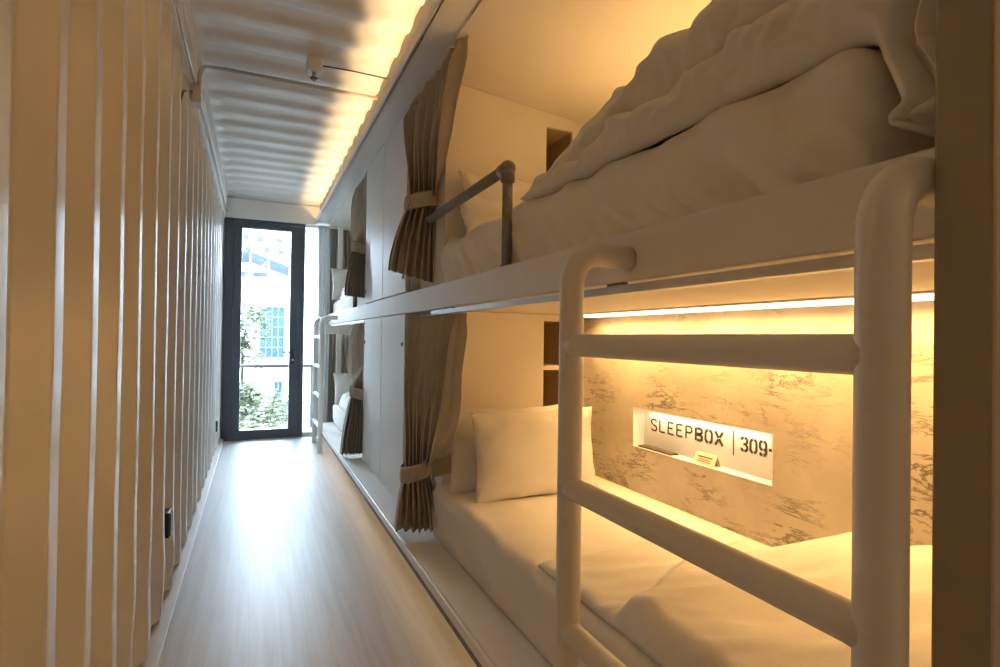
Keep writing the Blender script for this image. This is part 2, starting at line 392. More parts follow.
# partitions at far bunk
tag(box('partition', 1.30, 1.66, 4.055, 4.075, 0.21, 2.23, M['cream'], None, 0.001), 'cream partition between the lockers and the far bunk', 'partition')
fp = empty('window_post', 'slim white post before the far window between two dark curtains', 'post')
box('upper_shaft', 0.82, 0.865, 6.20, 6.245, 1.281, 2.284, M['cream'], fp, 0.003)
box('lower_shaft', 0.82, 0.865, 6.20, 6.245, 0.0, 1.225, M['cream'], fp, 0.003)
tag(box('valance', 0.715, 1.5, 6.215, 6.235, 1.12, 1.224, M['cream'], None, 0.002), 'beige valance strip over the far lower curtains', 'valance')

# back wall lining with niche
lin = empty('wall_lining', 'scratched marble patterned back wall of the lower near bunk', 'wall panel')
NY0, NY1, NZ0, NZ1 = 1.302, 2.036, 0.626, 0.800
bm = bmesh.new()
for (y0, y1, z0, z1) in ((0.331, NY0, 0.21, 1.225), (NY1, 2.449, 0.21, 1.225), (NY0, NY1, 0.21, NZ0), (NY0, NY1, NZ1, 1.225)):
    bx(bm, 1.56, 1.575, y0, y1, z0, z1)
bmesh.ops.remove_doubles(bm, verts=bm.verts[:], dist=1e-5)
link('marble_facing', bm, M['marble'], lin)
bm = bmesh.new()
bx(bm, 1.621, 1.631, NY0 - 0.01, NY1 + 0.01, NZ0 - 0.01, NZ1 + 0.01)
bx(bm, 1.5592, 1.621, NY0 + 0.0004, NY0 + .004, NZ0 + .0004, NZ1 - .0004); bx(bm, 1.5592, 1.621, NY1 - .004, NY1 - 0.0004, NZ0 + .0004, NZ1 - .0004)
bx(bm, 1.5592, 1.621, NY0 + .004, NY1 - .004, NZ0 + 0.0004, NZ0 + .003); bx(bm, 1.5592, 1.621, NY0 + .004, NY1 - .004, NZ1 - .003, NZ1 - .0004)
nb = link('niche_box', bm, M['niche'], lin)
box('niche_light', 1.575, 1.585, NY0 + 0.05, NY1 - 0.05, NZ1 - 0.006, NZ1 - 0.003, M['led'], nb, 0)
tag(box('wall_lining', 1.56, 1.575, 0.331, 2.449, 1.281, 2.216, M['marble'], None, 0.0), 'back wall lining of the upper near bunk behind the heaped duvet', 'wall panel')
tag(box('wall_lining', 1.56, 1.575, 4.08, 6.2, 0.21, 2.216, M['cream'], None, 0.0), 'cream back wall lining of the far bunks', 'wall panel')
ls = empty('light_strip', 'glowing warm strip light along the lower bunk ceiling corner', 'light strip')
box('diffuser', 1.46, 1.505, 0.45, 2.30, 1.207, 1.2195, M['led'], ls, 0.002)
box('housing', 1.442, 1.5595, 0.40, 2.36, 1.2195, 1.2262, M['alu'], ls, 0.001)

# lettering in the niche (stencil characters with breaks), seen from the corridor: text runs towards -Y
GL = {
 'S': [[(0.95, 1.25), (0.75, 1.45), (0.28, 1.45), (0.05, 1.28), (0.05, 1.0), (0.25, 0.82)], [(0.38, 0.77), (0.75, 0.66), (0.95, 0.48), (0.95, 0.22), (0.75, 0.05), (0.27, 0.05), (0.05, 0.25)]],
 'L': [[(0.08, 1.5), (0.08, 0.0)], [(0.22, 0.05), (0.95, 0.05)]],
 'E': [[(0.08, 1.5), (0.08, 0.0)], [(0.22, 1.45), (0.95, 1.45)], [(0.22, 0.76), (0.8, 0.76)], [(0.22, 0.05), (0.95, 0.05)]],
 'P': [[(0.08, 1.5), (0.08, 0.0)], [(0.22, 1.45), (0.7, 1.45), (0.95, 1.25), (0.95, 0.9), (0.7, 0.7), (0.22, 0.7)]],
 'B': [[(0.1, 1.5), (0.1, 0.0)], [(0.28, 1.43), (0.68, 1.43), (0.9, 1.28), (0.9, 0.98), (0.68, 0.81), (0.28, 0.81)], [(0.28, 0.69), (0.7, 0.69), (0.92, 0.52), (0.92, 0.22), (0.7, 0.07), (0.28, 0.07)]],
 'O': [[(0.42, 1.43), (0.24, 1.38), (0.1, 1.15), (0.1, 0.35), (0.24, 0.12), (0.42, 0.07)], [(0.58, 1.43), (0.76, 1.38), (0.9, 1.15), (0.9, 0.35), (0.76, 0.12), (0.58, 0.07)]],
 'X': [[(0.05, 1.5), (0.44, 0.82)], [(0.5, 0.7), (0.95, 0.0)], [(0.95, 1.5), (0.58, 0.88)], [(0.44, 0.65), (0.05, 0.0)]],
 '3': [[(0.08, 1.2), (0.25, 1.43), (0.42, 1.43)], [(0.55, 1.43), (0.75, 1.43), (0.92, 1.25), (0.92, 0.98), (0.72, 0.78), (0.4, 0.76)], [(0.72, 0.74), (0.92, 0.52), (0.92, 0.25), (0.75, 0.07), (0.56, 0.07)], [(0.42, 0.07), (0.25, 0.07), (0.08, 0.3)]],
 '0': [[(0.43, 1.43), (0.24, 1.38), (0.1, 1.15), (0.1, 0.35), (0.24, 0.12), (0.43, 0.07)], [(0.57, 1.43), (0.76, 1.38), (0.9, 1.15), (0.9, 0.35), (0.76, 0.12), (0.57, 0.07)]],
 '9': [[(0.44, 0.62), (0.25, 0.62), (0.1, 0.8), (0.1, 1.25), (0.25, 1.43), (0.44, 1.43)], [(0.57, 1.43), (0.75, 1.43), (0.9, 1.25), (0.9, 0.3), (0.73, 0.07), (0.57, 0.07)], [(0.44, 0.07), (0.25, 0.07), (0.1, 0.25)], [(0.57, 0.62), (0.8, 0.66)]],
 '-': [[(0.1, 0.72), (0.9, 0.72)]],
}
def glyph(bm, ch, y, z, wd, ht, sw, x=1.6205):
    for st in GL[ch]:
        P = [Vector((y - px * wd, z + pz * ht / 1.5)) for px, pz in st]
        n = len(P); Lf = []; Rt = []
        for i, p in enumerate(P):
            t0 = (P[i] - P[i - 1]).normalized() if i else (P[1] - P[0]).normalized()
            t1 = (P[i + 1] - P[i]).normalized() if i < n - 1 else t0
            t = (t0 + t1).normalized(); nn = Vector((-t.y, t.x)); k = 1 / max(0.6, nn.dot(Vector((-t0.y, t0.x))))
            Lf.append(p + nn * sw * k / 2); Rt.append(p - nn * sw * k / 2)
        for xx in (x,):
            A = [bm.verts.new((xx - 0.0012, q.x, q.y)) for q in Lf]; B = [bm.verts.new((xx - 0.0012, q.x, q.y)) for q in Rt]
            C = [bm.verts.new((xx + 0.0003, q.x, q.y)) for q in Lf]; D = [bm.verts.new((xx + 0.0003, q.x, q.y)) for q in Rt]
            for i in range(n - 1):
                bm.faces.new((A[i], A[i + 1], B[i + 1], B[i])); bm.faces.new((A[i], C[i], C[i + 1], A[i + 1])); bm.faces.new((B[i], B[i + 1], D[i + 1], D[i]))
            bm.faces.new((A[0], B[0], D[0], C[0])); bm.faces.new((A[-1], C[-1], D[-1], B[-1]))
    bmesh.ops.recalc_face_normals(bm, faces=bm.faces[:])
sg = empty('wall_lettering', 'dark stencil lettering and room number on the lit niche back', 'lettering')
y = 1.985; adv = 0.0534
for i, ch in enumerate('SLEEPBOX'):
    bm = bmesh.new(); bold = i > 4
    glyph(bm, ch, y, 0.702 + 0.0005 * i, 0.037 if not bold else 0.041, 0.051, 0.0070 if not bold else 0.0098)
    link('letter', bm, M['ink'], sg); y -= adv if not bold else adv - 0.001
tl = box('divider', 1.6190, 1.6208, 1.5215, 1.5245, 0.682, 0.775, M['ink'], sg, 0)
y = 1.490
for i, ch in enumerate('309'):
    bm = bmesh.new(); glyph(bm, ch, y, 0.706, 0.032, 0.050, 0.0090); link('digit', bm, M['ink'], sg); y -= 0.0405
bm = bmesh.new(); glyph(bm, '-', 1.374, 0.706, 0.05, 0.050, 0.0095); link('dash', bm, M['ink'], sg)

# tray and tent card in the niche
t = empty('tray', 'dark flat slatted tray lying in the lit wall niche', 'tray')
bm = bmesh.new(); bx(bm, 1.566, 1.606, 1.795, 2.010, NZ0 + 0.0032, NZ0 + 0.008, 0.001); link('base', bm, M['black'], t)
for k in range(5):
    box('slat', 1.568 + k * 0.0078, 1.573 + k * 0.0078, 1.80, 2.005, NZ0 + 0.0078, NZ0 + 0.011, M['tray'], t, 0.0006)
c = empty('tent_card', 'small folded cream tent card standing in the lit wall niche', 'card')
bm = bmesh.new()
ya, yb, z0, z1 = 1.565, 1.672, NZ0 + 0.0032, NZ0 + 0.048
for (xa, xb) in ((1.567, 1.586), (1.605, 1.586)):
    s = 0.0012 if xa < xb else -0.0012
    a = [bm.verts.new(p) for p in ((xa, ya, z0), (xa, yb, z0), (xb, yb, z1), (xb, ya, z1))]
    bb = [bm.verts.new(p) for p in ((xa + s, ya, z0), (xa + s, yb, z0), (xb + s * .3, yb, z1 - .001), (xb + s * .3, ya, z1 - .001))]
    bm.faces.new(a); bm.faces.new(bb)
    for i in range(4): bm.faces.new((a[i], a[(i + 1) % 4], bb[(i + 1) % 4], bb[i]))
bmesh.ops.recalc_face_normals(bm, faces=bm.faces[:])
link('folded_sheet', bm, M['paper'], c)
bm = bmesh.new()
for fz, l in ((0.66, 0.075), (0.44, 0.055), (0.28, 0.065)):
    x = lerp(1.567, 1.586, fz) - 0.0006; zc = lerp(z0, z1, fz)
    h = 0.0022 if fz > 0.5 else 0.001
    vs = [bm.verts.new(p) for p in ((x - .0009 - h * .38, 1.6185 + l / 2, zc - h), (x - .0009 - h * .38, 1.6185 - l / 2, zc - h), (x - .0009 + h * .38, 1.6185 - l / 2, zc + h), (x - .0009 + h * .38, 1.6185 + l / 2, zc + h))]
    bm.faces.new(vs)
link('print_lines', bm, M['tray'], c)

# ------------------------------------------------------------------ lockers
def locker(label, y0, y1, z0, z1, keyz):
    l = empty('locker', label, 'locker', group='white lockers between the bunks')
    box('body', XP + 0.022, 1.25, y0 + 0.002, y1 - 0.002, z0, z1, M['panel'], l, 0.001)
    dd = box('door', XP, XP + 0.018, y0 + 0.005, y1 - 0.005, z0 + 0.004, z1 - 0.003, M['white'], l, 0.002)
    yy = y0 + 0.055 if y0 < 3 else y1 - 0.04
    tube('lock', [(XP + 0.004, yy, keyz), (XP - 0.006, yy, keyz)], 0.011, M['rail'], dd, 14)
locker('upper white locker door beside the near brown curtain', 2.87, 3.455, 1.334, 2.311, 1.42)
locker('upper white locker door beside the far brown curtain', 3.455, 4.05, 1.334, 2.311, 1.42)
locker('lower white locker door beside the near brown curtain', 2.87, 3.455, 0.2105, 1.224, 1.06)
locker('lower white locker door beside the far brown curtain', 3.455, 4.05, 0.2105, 1.224, 1.06)

# ------------------------------------------------------------------ ladders
def ladder(label, ya, yb, xl=0.585, zt=1.274, nr=4, r=0.0245):
    l = empty('bunk_ladder', label, 'ladder')
    for yy in (ya, yb):
        R = 0.06
        pts = [(xl, yy, 0.006), (xl, yy, 0.4), (xl, yy, 0.8)] + arc((xl + R, yy, zt - R), R, PI, PI / 2, (1, 0, 0), (0, 0, 1), 10) + [(XP - 0.001, yy, zt)]
        p = tube('pole', pts, r, M['tube'], l, 28)
        tube('rubber_foot', [(xl, yy, 0.0), (xl, yy, 0.02)], r + 0.003, M['tube'], p, 24)
    for k in range(nr):
        z = 1.088 - 0.285 * k
        a = 0.03
        tube('rung', [(xl, ya - 0.008, z), (xl, ya - a, z), (xl, yb + a, z), (xl, yb + 0.008, z)], [r * 1.0, r * 0.90, r * 0.90, r * 1.0], M['tube'], l, 24)
ladder('white tubular ladder hooked on the near upper bunk rail', 0.966, 0.360)
ladder('small distant white ladder hooked on the far bunk beside the window', 6.05, 5.47, nr=4, r=0.022)

# guard rail on the upper near bunk
g = empty('guard_rail', 'grey steel pipe guard rail on the edge of the upper near bunk', 'guard rail')
gx, gz, gy = 0.748, 1.655, 1.645
tube('top_bar', [(gx, 2.52, gz), (gx, gy, gz)], 0.019, M['rail'], g, 18)
tube('upright', [(gx, gy, gz), (gx, gy, 1.333)], 0.017, M['rail'], g, 18)
bm = bmesh.new(); bmesh.ops.create_uvsphere(bm, u_segments=20, v_segments=12, radius=0.026, matrix=Matrix.Translation((gx, gy, gz)))
tube_bm(bm, [(gx, gy, gz - .045), (gx, gy, gz)], 0.0235, 18); tube_bm(bm, [(gx, gy, gz), (gx, gy + .045, gz)], 0.0235, 18)
link('elbow', bm, M['rail'], g, True)
tube('foot_flange', [(gx, gy, 1.332), (gx, gy, 1.338)], 0.022, M['rail'], g, 18)
g2 = empty('guard_rail', 'short grey pipe guard rail on the upper far bunk under the curtain', 'guard rail')
tube('top_bar', [(gx, 4.06, gz), (gx, 4.62, gz)], 0.019, M['rail'], g2, 14)
tube('upright', [(gx, 4.62, gz + .015), (gx, 4.62, 1.333)], 0.017, M['rail'], g2, 14)

# ------------------------------------------------------------------ curtains
def curtain(label, n, top, tie, bot, seed, lead=2.0, mat='curtain', head=0.07, NS=420, NR=80, amp=(0.036, 0.040, 0.030), band=True, name='curtain', lead_z=None):
    """top=(x, yA, yB, z); tie=(cx, cy, width, dirx, diry, z); bot=(cx, cy, width, dirx, diry, zA, zB)"""
    rows = []
    tx, yA, yB, zt = top; cx, cy, wt, dx, dy, zk = tie; bx_, by_, wb, ex, ey, zA, zB = bot
    for i in range(NR + 1):
        v = i / NR; row = []
        for j in range(NS + 1):
            s = j / NS
            ph = 2 * PI * n * s + 1.6 * math.sin(6 * s + seed) + 1.5 * nz(s * 3.1, v * 1.6, seed)
            pl = math.sin(ph) + 0.28 * math.sin(2 * ph + 1.3 + seed) + 0.35 * nz(s * 14, v * 2.5, seed + 2)
            ztie = zk + 0.03 * (s - 0.5)
            if v <= 0.62:
                u = v / 0.62
                z = lerp(zt, ztie, u)
                e = 1.0 + lead * s * s
                f = sstep(0, 1, u) * 0.35 + 0.65 * u; f = f ** e
                a = lerp(amp[0], amp[1], f)
                hd = sstep(0.02, head / max(0.05, zt - zk) + 0.04, u)
                a *= 0.55 + 0.45 * hd
                px = lerp(tx, cx + dx * (s - .5) * wt, f); py = lerp(lerp(yA, yB, s), cy + dy * (s - .5) * wt, f)
                # pleat direction turns from corridor normal to bundle normal
                nx, ny_ = lerp(1.0, -dy, f), lerp(0.0, dx, f)
                bulge = 0.03 * math.sin(PI * u) * s
                px -= bulge
            else:
                u = (v - 0.62) / 0.38
                zb = lerp(zA, zB, s)
                z = lerp(ztie, zb, u)
                f = 1 - (1 - u) ** 1.6
                a = lerp(amp[1], amp[2], f)
                qx, qy = cx + dx * (s - .5) * wt, cy + dy * (s - .5) * wt
                rx, ry = bx_ + ex * (s - .5) * wb, by_ + ey * (s - .5) * wb
                px, py = lerp(qx, rx, f), lerp(qy, ry, f)
                nx, ny_ = lerp(-dy, -ey, f), lerp(dx, ex, f)
            ln = math.hypot(nx, ny_) or 1
            a2 = a * (0.85 + 0.7 * nz(s * 6, 3.3 + v, seed + 4))
            wob = 0.010 * nz(s * 6, v * 5, seed + 9)
            row.append((px + nx / ln * (a2 * pl + wob), py + ny_ / ln * (a2 * pl + wob), z))
        rows.append(row)
    bm = bmesh.new(); grid_mesh(bm, rows)
    o = link(name, bm, M[mat], None, True)
    so = o.modifiers.new('cloth', 'SOLIDIFY'); so.thickness = 0.002; so.offset = 0
    tag(o, label, 'curtain')
    if band:
        bm = bmesh.new(); R1, R2 = wt / 2 + 0.012, amp[1] + 0.026
        rr = []
        for k in range(7):
            q = k / 6; zz = (q - 0.5) * 0.075; out = 1 + 0.06 * math.sin(PI * q)
            rr.append([(cx + dx * R1 * out * math.cos(a_) - dy * R2 * out * math.sin(a_), cy + dy * R1 * out * math.cos(a_) + dx * R2 * out * math.sin(a_), zk + zz + 0.02 * math.cos(a_)) for a_ in [2 * PI * m / 40 for m in range(40)]])
        grid_mesh(bm, rr, True)
        tb = link('tieback', bm, M[mat], o, True)
        so = tb.modifiers.new('cloth', 'SOLIDIFY'); so.thickness = 0.003; so.offset = 0
    return o
c1 = curtain('brown curtain tied back at the upper near bunk beside the guard rail', 7, (0.748, 2.85, 2.06, 2.298), (0.735, 2.62, 0.135, 0.98, -0.2, 1.755), (0.705, 2.66, 0.235, 0.97, -0.25, 1.425, 1.365), 1, lead=1.6)
c2 = curtain('brown curtain tied back at the lower near bunk above the platform', 8, (0.752, 2.85, 2.06, 1.199), (0.684, 2.46, 0.115, 0.97, -0.24, 0.50), (0.690, 2.41, 0.225, 0.96, -0.28, 0.245, 0.235), 2, lead=4.5)
bm = bmesh.new(); grid_mesh(bm, [[(lerp(0.70, 0.86, q / 12), lerp(2.44, 2.447, q / 12) - 0.02 * math.sin(PI * q / 12), 0.46 + 0.02 * q / 12 + 0.08 * k / 3) for q in range(13)] for k in range(4)])
st = link('strap', bm, M['curtain'], c2, True); so = st.modifiers.new('cloth', 'SOLIDIFY'); so.thickness = 0.003; so.offset = 0
c3 = curtain('brown curtain tied back at the upper far bunk', 8, (0.748, 4.07, 4.60, 2.298), (0.715, 4.16, 0.11, -0.98, 0.2, 1.74), (0.690, 4.18, 0.18, -0.97, 0.22, 1.38, 1.40), 3, lead=1.4)
c4 = curtain('brown curtain tied back at the lower far bunk near the lockers', 8, (0.752, 4.07, 4.62, 1.199), (0.715, 4.16, 0.11, -0.98, 0.2, 0.68), (0.685, 4.17, 0.20, -0.97, 0.22, 0.235, 0.235), 4, lead=1.4)

def drape(label, x0, x1, y, z0, z1, n, mat, seed, amp=0.02, flare=0.0, lean=0.0):
    rows = []
    for i in range(41):
        v = i / 40; row = []
        for j in range(n * 14 + 1):
            s = j / (n * 14)
            a = amp * (0.5 + 0.5 * sstep(0, .15, v)) * (0.8 + 0.5 * nz(s * 5, v, seed))
            xx = lerp(x0, x1, s) + flare * (s - 1) * v * v + lean * math.sin(PI * v) + 0.004 * nz(s * 9, v * 3, seed)
            row.append((xx, y + a * math.sin(2 * PI * n * s + nz(s * 3, v, seed)), lerp(z1, z0, v)))
        rows.append(row)
    bm = bmesh.new(); grid_mesh(bm, rows); o = link('curtain', bm, M[mat], None, True)
    so = o.modifiers.new('cloth', 'SOLIDIFY'); so.thickness = 0.002; so.offset = 0
    return tag(o, label, 'curtain')
drape('pale grey sheer curtain hanging at the glazed strip right of the door', 0.615, 0.735, 6.30, 0.02, 2.29, 4, 'sheer', 1, 0.018, 0.02, 0.02)
drape('dark curtain left of the slim post behind the upper far bunk', 0.735, 0.835, 6.34, 1.30, 2.28, 4, 'far_curtain', 2)
drape('dark curtain right of the slim post behind the upper far bunk', 0.86, 1.50, 6.34, 1.30, 2.28, 14, 'far_curtain', 3)
drape('dark curtain left of the slim post behind the lower far bunk', 0.735, 0.835, 6.34, 0.10, 1.20, 4, 'far_curtain', 4)
drape('dark curtain right of the slim post behind the lower far bunk', 0.86, 1.50, 6.34, 0.10, 1.20, 14, 'far_curtain', 5)

# ------------------------------------------------------------------ bedding
def mattress(label, x0, x1, y0, y1, z0, z1, seed, r=0.045, wr=0.006):
    """rounded box with a tucked sheet: wrinkles on the front face, soft top"""
    bm = bmesh.new(); rows = []
    # profile around the x-z section
    sec = []
    def seg(a, b, n):
        for i in range(n): sec.append((lerp(a[0], b[0], i / n), lerp(a[1], b[1], i / n)))
    def cor(cx, cz, a0, a1, n=6):
        for i in range(n): a = lerp(a0, a1, i / n); sec.append((cx + r * math.cos(a), cz + r * math.sin(a)))
    seg((x0 + 0.012, z0), (x0, z0 + .05), 3); seg((x0, z0 + .05), (x0, z1 - r), 26); cor(x0 + r, z1 - r, PI, PI / 2); seg((x0 + r, z1), (x1 - r, z1), 24); cor(x1 - r, z1 - r, PI / 2, 0)
    seg((x1, z1 - r), (x1, z0), 4); seg((x1, z0), (x0 + .012, z0), 4)
    ys = [y0 + r - r * math.cos(k * PI / 2 / 6) for k in range(7)] + [lerp(y0 + r, y1 - r, k / 280) for k in range(1, 280)] + [y1 - r + r * math.sin(k * PI / 2 / 6) for k in range(7)]
    mx, mz = (x0 + x1) / 2, (z0 + z1) / 2
    for y in ys:
        e = min(y - y0, y1 - y); ins = (r - math.sqrt(max(0, r * r - (r - e) ** 2))) if e < r else 0
        row = []
        for (x, z) in sec:
            kx = (x - mx) / (x1 - mx) if x > mx else -(x - mx) / (x0 - mx)
            kz = (z - mz) / (z1 - mz)
            X = x - ins * kx; Z = z - ins * (kz if kz > 0 else 0)
            top = sstep(0.55, 1, kz)
            front = sstep(0.8, 1, -kx) * sstep(-0.98, -0.6, kz)
            d_ = wr * (nz(y * 2.2 + z * 6, (y - z * 0.9) * 9, seed) + 1.7 * nz(y * 4 + z * 7, (y - z * 1.1) * 20, seed + 3) * sstep(0.8, -0.7, kz) * (0.4 + 0.9 * max(0, nz(y * 1.6, 0.5, seed))))
            d2 = wr * 0.8 * (nz((y * 3 + x * 2.0), x * 7 - y * 5, seed + 7) + 0.6 * nz(y * 11, x * 15, seed + 5))
            X -= d_ * front; Z += d2 * top - 0.006 * top * (1 - abs(kx)) * 0
            row.append((X, y, Z))
        rows.append(row)
    V = grid_mesh(bm, rows, True)
    bm.faces.new(V[0][::-1]); bm.faces.new(V[-1])
    bmesh.ops.recalc_face_normals(bm, faces=bm.faces[:])
    return tag(link('mattress', bm, M['sheet'], None, True), label, 'mattress')
mattress('white sheeted mattress of the lower near bunk', 0.742, 1.405, 0.40, 2.446, 0.211, 0.436, 1, r=0.04, wr=0.008)
mattress('white sheeted mattress of the upper near bunk', 0.768, 1.555, 0.496, 2.446, 1.281, 1.536, 2, r=0.045, wr=0.020)
mattress('white mattress of the lower far bunk', 0.745, 1.50, 4.12, 5.90, 0.211, 0.42, 3)
mattress('white mattress of the upper far bunk', 0.762, 1.50, 4.12, 6.10, 1.281, 1.47, 4)
tag(box('bed_ledge', 1.408, 1.5595, 0.40, 2.446, 0.2105, 0.430, M['niche'], None, 0.004), 'smooth white ledge along the marble wall beside the lower mattress', 'ledge')

def pillow(label, cen, w, h, t, rx, rz, seed, roll=0.0):
    """w along local x, h along local z, thickness along local y"""
    bm = bmesh.new(); N = 44
    Rm = Matrix.Translation(cen) @ Matrix.Rotation(rz, 4, 'Z') @ Matrix.Rotation(rx, 4, 'X') @ Matrix.Rotation(roll, 4, 'Y')
    sides = []
    for sgn in (1, -1):
        rows = []
        for i in range(N + 1):
            v = -1 + 2 * i / N; row = []
            for j in range(N + 1):
                u = -1 + 2 * j / N
                x = u * w / 2 * (1 - 0.055 * (1 - v * v)); z = v * h / 2 * (1 - 0.055 * (1 - u * u)) + 0.006 * nz(u * 3, v, seed + 6)
                th = t / 2 * (max(0, 1 - abs(u) ** 2.6) ** 0.62) * (max(0, 1 - abs(v) ** 2.6) ** 0.62) + 0.002
                cr = (abs(u * v)) ** 1.2
                wk = 0.014 * nz(u * 1.8 + seed, v * 1.8, seed) + 0.020 * nz(u * 1.2 + v * 1.2, (u - v * 0.8) * 2.6, seed + 2) * (0.45 + cr) + 0.008 * nz((u + v) * 1.5, (u - v) * 7, seed + 4) * cr
                y = sgn * (th + wk * min(1, th / (t * 0.2)))
                row.append(Rm @ Vector((x, y, z)))
            rows.append(row)
        sides.append(rows)
    grid_mesh(bm, sides[0]); grid_mesh(bm, sides[1])
    bmesh.ops.remove_doubles(bm, verts=bm.verts[:], dist=0.0045)
    bmesh.ops.recalc_face_normals(bm, faces=bm.faces[:])
    return tag(link('pillow', bm, M['sheet'], None, True), label, 'pillow')
pillow('white pillow propped in front at the head of the lower near bunk', (1.118, 2.115, 0.612), 0.60, 0.37, 0.15, math.radians(-9), math.radians(2), 1)
pillow('white pillow behind the front pillow at the head of the lower near bunk', (1.075, 2.275, 0.607), 0.60, 0.375, 0.13, math.radians(-8), math.radians(-3), 2)
pillow('white pillow leaning on the headboard of the upper near bunk', (1.14, 2.33, 1.69), 0.60, 0.38, 0.14, math.radians(-24), math.radians(3), 3)
pillow('small dim pillow lying low behind the guard rail of the upper near bunk', (1.00, 2.20, 1.605), 0.46, 0.22, 0.13, math.radians(-30), math.radians(8), 4)
pillow('white pillow on the upper far bunk beside the slim post', (0.98, 5.95, 1.64), 0.52, 0.36, 0.16, math.radians(-20), math.radians(0), 5)
pillow('white pillow on the lower far bunk beside the ladder', (0.98, 5.70, 0.58), 0.50, 0.34, 0.16, math.radians(-28), math.radians(0), 6)

def heap(label, x0, x1, y0, y1, zb, fn, seed, NX=90, NY=110, name='duvet', skirt=0.02):
    """duvet lying on a bed: heightfield fn(x,y)->thickness with rounded rims, closed underside"""
    bm = bmesh.new(); up = []; dn = []
    for i in range(NY + 1):
        y = lerp(y0, y1, i / NY); ru = []; rd = []
        for j in range(NX + 1):
            xe = x1(y) if callable(x1) else x1; x = lerp(x0, xe, j / NX)
            a = min(j / NX, 1 - j / NX) * (xe - x0); b_ = min(i / NY, 1 - i / NY) * (y1 - y0)
            h = fn(x, y)
            rim = min(1, a / 0.05) if a < .05 else 1; rim2 = min(1, b_ / 0.05) if b_ < .05 else 1
            k = math.sqrt(max(0, 1 - (1 - rim) ** 2)) * math.sqrt(max(0, 1 - (1 - rim2) ** 2))
            ru.append((x, y, zb + 0.004 + max(0.002, h) * (0.12 + 0.88 * k))); rd.append((x, y, zb + 0.002))
        up.append(ru); dn.append(rd)
    U = grid_mesh(bm, up); D = grid_mesh(bm, dn)
    for i in range(NY):
        bm.faces.new((U[i][0], U[i + 1][0], D[i + 1][0], D[i][0])); bm.faces.new((U[i][-1], D[i][-1], D[i + 1][-1], U[i + 1][-1]))
    for j in range(NX):
        bm.faces.new((U[0][j], D[0][j], D[0][j + 1], U[0][j + 1])); bm.faces.new((U[-1][j], U[-1][j + 1], D[-1][j + 1], D[-1][j]))
    bmesh.ops.recalc_face_normals(bm, faces=bm.faces[:])
    return tag(link(name, bm, M['duvet'], None, True), label, 'duvet')
def wrk(x, y, s): return 0.015 * nz(x * 3 + y * 1.5, y * 5, s) + 0.018 * nz(x * 3.5 - y * 1.2, y * 11 + x * 4, s + 2) + 0.008 * nz(x * 7, y * 24 + x * 8, s + 5)
# lower bunk: flat folded duvet with a second fold towards the foot
def low_fn(x, y):
    h = 0.030 + wrk(x, y, 3)
    edge = 1.085 + 0.20 * sstep(0.74, 1.30, x) + 0.02 * nz(x * 3, 0, 9)
    f = sstep(edge, edge - 0.05, y)
    h += f * 0.030 + sstep(1.21, 0.88, y) * (0.02 + 0.085 * sstep(1.0, 1.5, x)) + f * 0.012 * nz(x * 2 + y * 7, y * 3 - x * 2, 12)
    return h
heap('white folded duvet spread over the foot of the lower near bunk', 0.765, lambda y: lerp(1.395, 1.552, sstep(1.22, 1.10, y)), 0.42, 1.43, 0.438, low_fn, 1, 110, 130)
# far bunk covers
def far_fn(x, y): return 0.07 + 0.08 * math.exp(-((x - 0.95) / 0.2) ** 2) * (0.6 + 0.4 * nz(x * 4, y * 4, 6)) + 2.4 * wrk(x, y, 6)
heap('rumpled white duvet on the lower far bunk', 0.77, 1.48, 4.5, 5.60, 0.422, far_fn, 2, 50, 60)
def faru_fn(x, y): return 0.06 + 0.06 * math.exp(-((x - 0.95) / 0.2) ** 2) + 2.4 * wrk(x, y, 8)
heap('rumpled white duvet on the upper far bunk', 0.79, 1.48, 4.3, 5.80, 1.472, faru_fn, 3, 50, 60)

